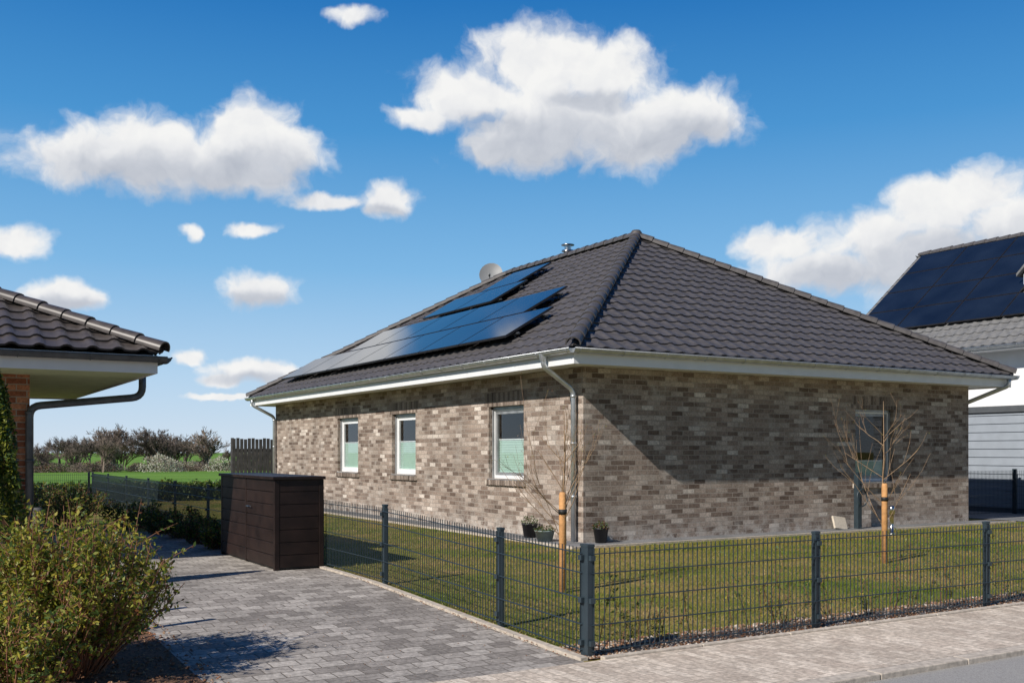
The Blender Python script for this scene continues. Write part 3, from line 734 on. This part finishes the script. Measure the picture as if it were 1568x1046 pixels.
caps(m,(xr,yn,zr_+.04),(xr,yg,zr_+.04),.12,.4,0)
gutter(m,(xe-.05,yn,ze_-.02),(xe-.05,yg,ze_-.02),(-1,0,0),mi=2)
m.obj('verge_and_gutter',[M_tile,M_white,M_zinc],nh)
mp=MB(); cs2=1/math.sqrt(1+tn*tn); sn2=tn*cs2
def sp2(s,u,h): return Vector((xe+u-sn2*h, yg-s, ze_+tn*u+cs2*h))
for rI in range(4):
    for k in range(9):
        u0=.95+rI*.875; s0=.25+k*1.70
        if k in (3,4) and rI in (1,2): continue
        panel(mp,sp2,s0+1.67,s0,u0,u0+.85,.10)
mp.obj('solar_panels',[M_pv,M_pvf],nh)
# small gabled dormer between the panels
m=MB(); yc=16.0; hw=.75; xf=26.75; zf=ze_+tn*(xf-xe)
pk=zf+1.25; sd_=zf+.45; xs_=xe+(sd_-ze_)/tn; xp=xe+(pk-ze_)/tn
m.add([(xf,yc-hw,zf),(xf,yc+hw,zf),(xf,yc+hw,sd_),(xf,yc,pk),(xf,yc-hw,sd_)],[(0,4,3,2,1)],0)
m.add([(xf,yc-hw,zf),(xf,yc-hw,sd_),(xs_,yc-hw,sd_)],[(0,1,2)],0); m.add([(xf,yc+hw,zf),(xf,yc+hw,sd_),(xs_,yc+hw,sd_)],[(0,2,1)],0)
for s in (1,-1):
    m.add([(xf-.15,yc,pk+.04),(xp+.05,yc,pk+.04),(xs_+.05,yc+s*(hw+.12),sd_-.05),(xf-.15,yc+s*(hw+.12),sd_-.05),
           (xf-.15,yc,pk+.12),(xp+.05,yc,pk+.12),(xs_+.05,yc+s*(hw+.12),sd_+.03),(xf-.15,yc+s*(hw+.12),sd_+.03)],
          [(0,1,2,3),(7,6,5,4),(0,3,7,4),(3,2,6,7)],1)
m.box(xf-.02,xf-.005,yc-.42,yc+.42,zf+.1,zf+.6,2)
m.obj('dormer',[M_siding,M_tile3,M_pv],nh)
ng=empty('clad_garage',(22.5,10,.15)); m=MB(); m.box(22.52,25.2,8,21.8,.0,2.55,0)
z=.28
while z<2.5:
    m.box(22.49,22.519,8,21.8,z,z+.182,0); z+=.2
m.box(22.44,25.25,7.95,21.85,2.551,2.70,1); m.box(22.48,22.519,8,21.8,.1,.27,1)
m.obj('cladding_and_roof_edge',[M_siding,M_frameg],ng)

# ------------------------------------------------------------------ small objects
def pot(name,x,y,z,r,h,mat,mats,pr,ph,n=260):
    e=empty(name,(x,y,z)); m=MB()
    m.lathe(x,y,[(.001,z),(r*.72,z),(r,z+h),(r*1.07,z+h),(r*1.07,z+h+.015),(r*.93,z+h+.015),(r*.9,z+h-.03),(.001,z+h-.03)],20)
    m.obj('pot',[mat],e); pts=[]
    for i in range(n):
        a=random.random()*6.283; q=random.random()**.5*r*1.15; pts.append((x+q*math.cos(a),y+q*math.sin(a),z+h+random.random()*ph*(1-.5*(q/r)**2)))
    leaves('plant',pts,.018,mats,pr,e)
pot('potted_plant',8.95,14.28,.176,.13,.22,M_pot1,[G1,G6,G3],[.5,.2,.3],.16)
pot('potted_plant',8.78,13.55,.176,.16,.16,M_pot2,[G3,G5,G1],[.4,.3,.3],.10)
pot('potted_plant',9.38,12.86,.176,.12,.22,M_pot1,[G3,G5,G1],[.4,.3,.3],.14)
e=empty('stone_slab',(14.85,12.85,.176)); m=MB(); m.box(-.17,.17,-.02,.02,0,.24); o=m.obj('slab',[M_stone],None,bevel=.006); o.parent=e; o.rotation_euler=(math.radians(-22),math.radians(8),0)
e=empty('garden_tap_post',(15.25,12.8,.176)); m=MB(); m.box(15.2,15.3,12.75,12.85,.176,1.2); m.box(15.19,15.31,12.74,12.86,1.2,1.22); m.tube([(15.25,12.75,1.0),(15.25,12.66,1.0),(15.25,12.66,.93)],.014,8,1)
m.tube([(15.25+.13*math.cos(t),12.7+.01*math.sin(3*t),.75+.16*math.sin(t)) for t in [k*.3 for k in range(64)]],.012,6,0); m.obj('post',[M_fence,M_steel],e)
e=empty('path_light',(15.0,11.85,.15)); m=MB(); m.lathe(15,11.85,[(.05,.14),(.05,.17),(.035,.17),(.035,.5),(.055,.5),(.055,.62),(.03,.65),(.001,.65)],16); m.obj('lamp_body',[M_steel],e)

# ------------------------------------------------------------------ light
d=Vector((2.68,.72,-2.06)).normalized()
sd=bpy.data.lights.new('sun','SUN'); sd.energy=5.0; sd.angle=math.radians(.5); sd.color=(1,.935,.85)
so=bpy.data.objects.new('sun',sd); col.objects.link(so); so.rotation_euler=d.to_track_quat('-Z','Y').to_euler(); so.location=(-20,-10,25)
elev=math.asin(-d.z); azim=math.atan2(-d.x,-d.y)
w=bpy.data.worlds.new('World'); scene.world=w; w.use_nodes=True; nt=w.node_tree; nt.nodes.clear()
try: w.cycles.sampling_method='MANUAL'; w.cycles.sample_map_resolution=512
except Exception: pass
out=N(nt,'ShaderNodeOutputWorld'); bg=N(nt,'ShaderNodeBackground'); bgc=N(nt,'ShaderNodeBackground'); mx=N(nt,'ShaderNodeMixShader'); L(nt,mx.outputs[0],out.inputs[0])
sk=N(nt,'ShaderNodeTexSky'); sk.sky_type='NISHITA'; sk.sun_disc=False; sk.sun_elevation=elev; sk.sun_rotation=azim%(2*math.pi); sk.air_density=1; sk.dust_density=.3; sk.ozone_density=2.5
tc=N(nt,'ShaderNodeTexCoord'); sp=N(nt,'ShaderNodeSeparateXYZ')
BEAR=math.radians(31.08)
rot=N(nt,'ShaderNodeVectorRotate',rotation_type='Z_AXIS'); rot.inputs['Angle'].default_value=BEAR; L(nt,tc.outputs['Generated'],rot.inputs['Vector']); L(nt,rot.outputs[0],sp.inputs[0])
at=N(nt,'ShaderNodeMath',operation='ARCTAN2'); L(nt,sp.outputs[0],at.inputs[0]); L(nt,sp.outputs[1],at.inputs[1])
as_=N(nt,'ShaderNodeMath',operation='ARCSINE'); L(nt,sp.outputs[2],as_.inputs[0])
cb=N(nt,'ShaderNodeCombineXYZ'); L(nt,at.outputs[0],cb.inputs[0]); L(nt,as_.outputs[0],cb.inputs[1])
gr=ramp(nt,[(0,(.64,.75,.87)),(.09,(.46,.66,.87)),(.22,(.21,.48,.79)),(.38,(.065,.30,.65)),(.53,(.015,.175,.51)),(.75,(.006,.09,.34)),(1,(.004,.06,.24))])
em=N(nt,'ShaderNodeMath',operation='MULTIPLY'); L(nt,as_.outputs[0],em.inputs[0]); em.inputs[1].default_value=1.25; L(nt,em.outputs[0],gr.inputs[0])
fb=N(nt,'ShaderNodeMapRange'); fb.inputs[1].default_value=-.8; fb.inputs[2].default_value=.45; fb.inputs[3].default_value=4.2; fb.inputs[4].default_value=10; L(nt,sp.outputs[1],fb.inputs[0])  # sky shaped dimmer behind the camera to cut ambient light on shaded walls
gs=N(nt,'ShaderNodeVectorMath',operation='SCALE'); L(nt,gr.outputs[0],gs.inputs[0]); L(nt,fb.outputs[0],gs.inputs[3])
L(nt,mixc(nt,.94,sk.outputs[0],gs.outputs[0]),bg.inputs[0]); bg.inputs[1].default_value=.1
# clouds: direction table (right, up, half width, half height) relative to the site axis bearing
B=[(46,582,110,56),(-60,545,100,36),(140,578,95,48),(250,515,105,42),(80,505,170,58),(10,470,90,34),(200,470,90,34),(-140,512,55,14),(300,500,55,26),
   (-665,452,105,40),(-540,455,140,47),(-390,480,72,50),(-345,462,60,30),(-460,432,130,30),
   (-194,384,44,22),(-280,385,65,13),(-390,247,54,26),(-497,342,22,13),(-392,348,40,12),
   (-490,150,30,13),(-685,238,60,20),(-760,325,60,24),(-375,125,95,14),(-440,112,40,9),
   (716,395,85,38),(640,372,85,38),(550,328,95,35),(415,315,60,26),(470,275,115,28),(620,300,125,45),(760,345,95,55),(890,370,120,60),
   (-244,662,46,14),(-430,85,70,5)]
U=[(70,458,220,44),(250,475,110,32),(-30,500,60,18),(-520,412,210,36),(-380,430,90,28),(700,285,220,46),(520,262,110,24),(860,320,110,50),(-390,230,56,16),(-194,368,44,11),(-375,112,95,9),(-700,225,60,14),(130,530,60,14)]
w1=N(nt,'ShaderNodeTexNoise',i_Scale=17.0,i_Detail=4); w1.inputs['Roughness'].default_value=.55; L(nt,cb.outputs[0],w1.inputs['Vector'])
s1=N(nt,'ShaderNodeVectorMath',operation='SUBTRACT'); L(nt,w1.outputs['Color'],s1.inputs[0]); s1.inputs[1].default_value=(.5,.5,.5)
s3=N(nt,'ShaderNodeVectorMath',operation='MULTIPLY_ADD'); L(nt,s1.outputs[0],s3.inputs[0]); s3.inputs[1].default_value=(.068,.034,0); L(nt,cb.outputs[0],s3.inputs[2])
def field(table,sm,k1,k2):
    cur=None
    for (tx,ty,rx,ry) in table:
        f=1546.; az=math.atan(tx/f); el=math.atan(ty/f*math.cos(az)); c2=math.cos(az)**2
        ex=rx/f*c2*k1; ey=ry/f*math.cos(az)*k2
        b=N(nt,'ShaderNodeVectorMath',operation='MULTIPLY_ADD'); L(nt,s3.outputs[0],b.inputs[0]); b.inputs[1].default_value=(1/ex,1/ey,0); b.inputs[2].default_value=(-az/ex,-el/ey,0)
        c=N(nt,'ShaderNodeVectorMath',operation='LENGTH'); L(nt,b.outputs[0],c.inputs[0])
        if cur is None: cur=c.outputs['Value']
        else:
            q=N(nt,'ShaderNodeMath',operation='SMOOTH_MIN'); L(nt,cur,q.inputs[0]); L(nt,c.outputs['Value'],q.inputs[1]); q.inputs[2].default_value=sm; cur=q.outputs[0]
    return cur
dens=field(B,.2,1.22,1.32); und=field(U,.3,1.1,1.2)
n2=N(nt,'ShaderNodeTexNoise',i_Scale=24.0,i_Detail=7); n2.inputs['Roughness'].default_value=.56; L(nt,s3.outputs[0],n2.inputs['Vector'])
of=N(nt,'ShaderNodeVectorMath',operation='ADD'); L(nt,s3.outputs[0],of.inputs[0]); of.inputs[1].default_value=(-.006,.013,0)
n3=N(nt,'ShaderNodeTexNoise',i_Scale=24.0,i_Detail=3); n3.inputs['Roughness'].default_value=.56; L(nt,of.outputs[0],n3.inputs['Vector'])
q=N(nt,'ShaderNodeMath',operation='MULTIPLY_ADD'); L(nt,n2.outputs[0],q.inputs[0]); q.inputs[1].default_value=1.35; q.inputs[2].default_value=1-.69
dd=N(nt,'ShaderNodeMath',operation='SUBTRACT'); L(nt,q.outputs[0],dd.inputs[0]); L(nt,dens,dd.inputs[1])
al=N(nt,'ShaderNodeMapRange',interpolation_type='SMOOTHSTEP'); al.inputs[1].default_value=-.10; al.inputs[2].default_value=.52; L(nt,dd.outputs[0],al.inputs[0])
df=N(nt,'ShaderNodeMath',operation='SUBTRACT'); L(nt,n2.outputs[0],df.inputs[0]); L(nt,n3.outputs[0],df.inputs[1])
um=N(nt,'ShaderNodeMapRange',interpolation_type='SMOOTHSTEP'); um.inputs[1].default_value=1.5; um.inputs[2].default_value=.3; um.inputs[4].default_value=.66; L(nt,und,um.inputs[0])
sh=N(nt,'ShaderNodeMath',operation='MULTIPLY_ADD'); L(nt,df.outputs[0],sh.inputs[0]); sh.inputs[1].default_value=.75; sh.inputs[2].default_value=.92
sh2=N(nt,'ShaderNodeMath',operation='SUBTRACT'); L(nt,sh.outputs[0],sh2.inputs[0]); L(nt,um.outputs[0],sh2.inputs[1])
cr=ramp(nt,[(0,(.46,.50,.58)),(.4,(.64,.67,.73)),(.75,(.86,.87,.89)),(1,(.96,.96,.95))]); L(nt,sh2.outputs[0],cr.inputs[0])
L(nt,cr.outputs[0],bgc.inputs[0]); bgc.inputs[1].default_value=.95
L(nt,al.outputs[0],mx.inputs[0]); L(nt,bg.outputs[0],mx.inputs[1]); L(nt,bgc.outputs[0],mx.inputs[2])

# ------------------------------------------------------------------ camera
cd=bpy.data.cameras.new('camera'); cam=bpy.data.objects.new('camera',cd); col.objects.link(cam); scene.camera=cam
cam.location=(0,0,1.6); cam.rotation_euler=(math.radians(90),0,-BEAR); cd.lens=35.49; cd.sensor_width=36; cd.shift_y=.1078; cd.clip_end=6000; cd.clip_start=.1
scene.view_settings.view_transform='Standard'; scene.view_settings.look='None'; scene.view_settings.exposure=0
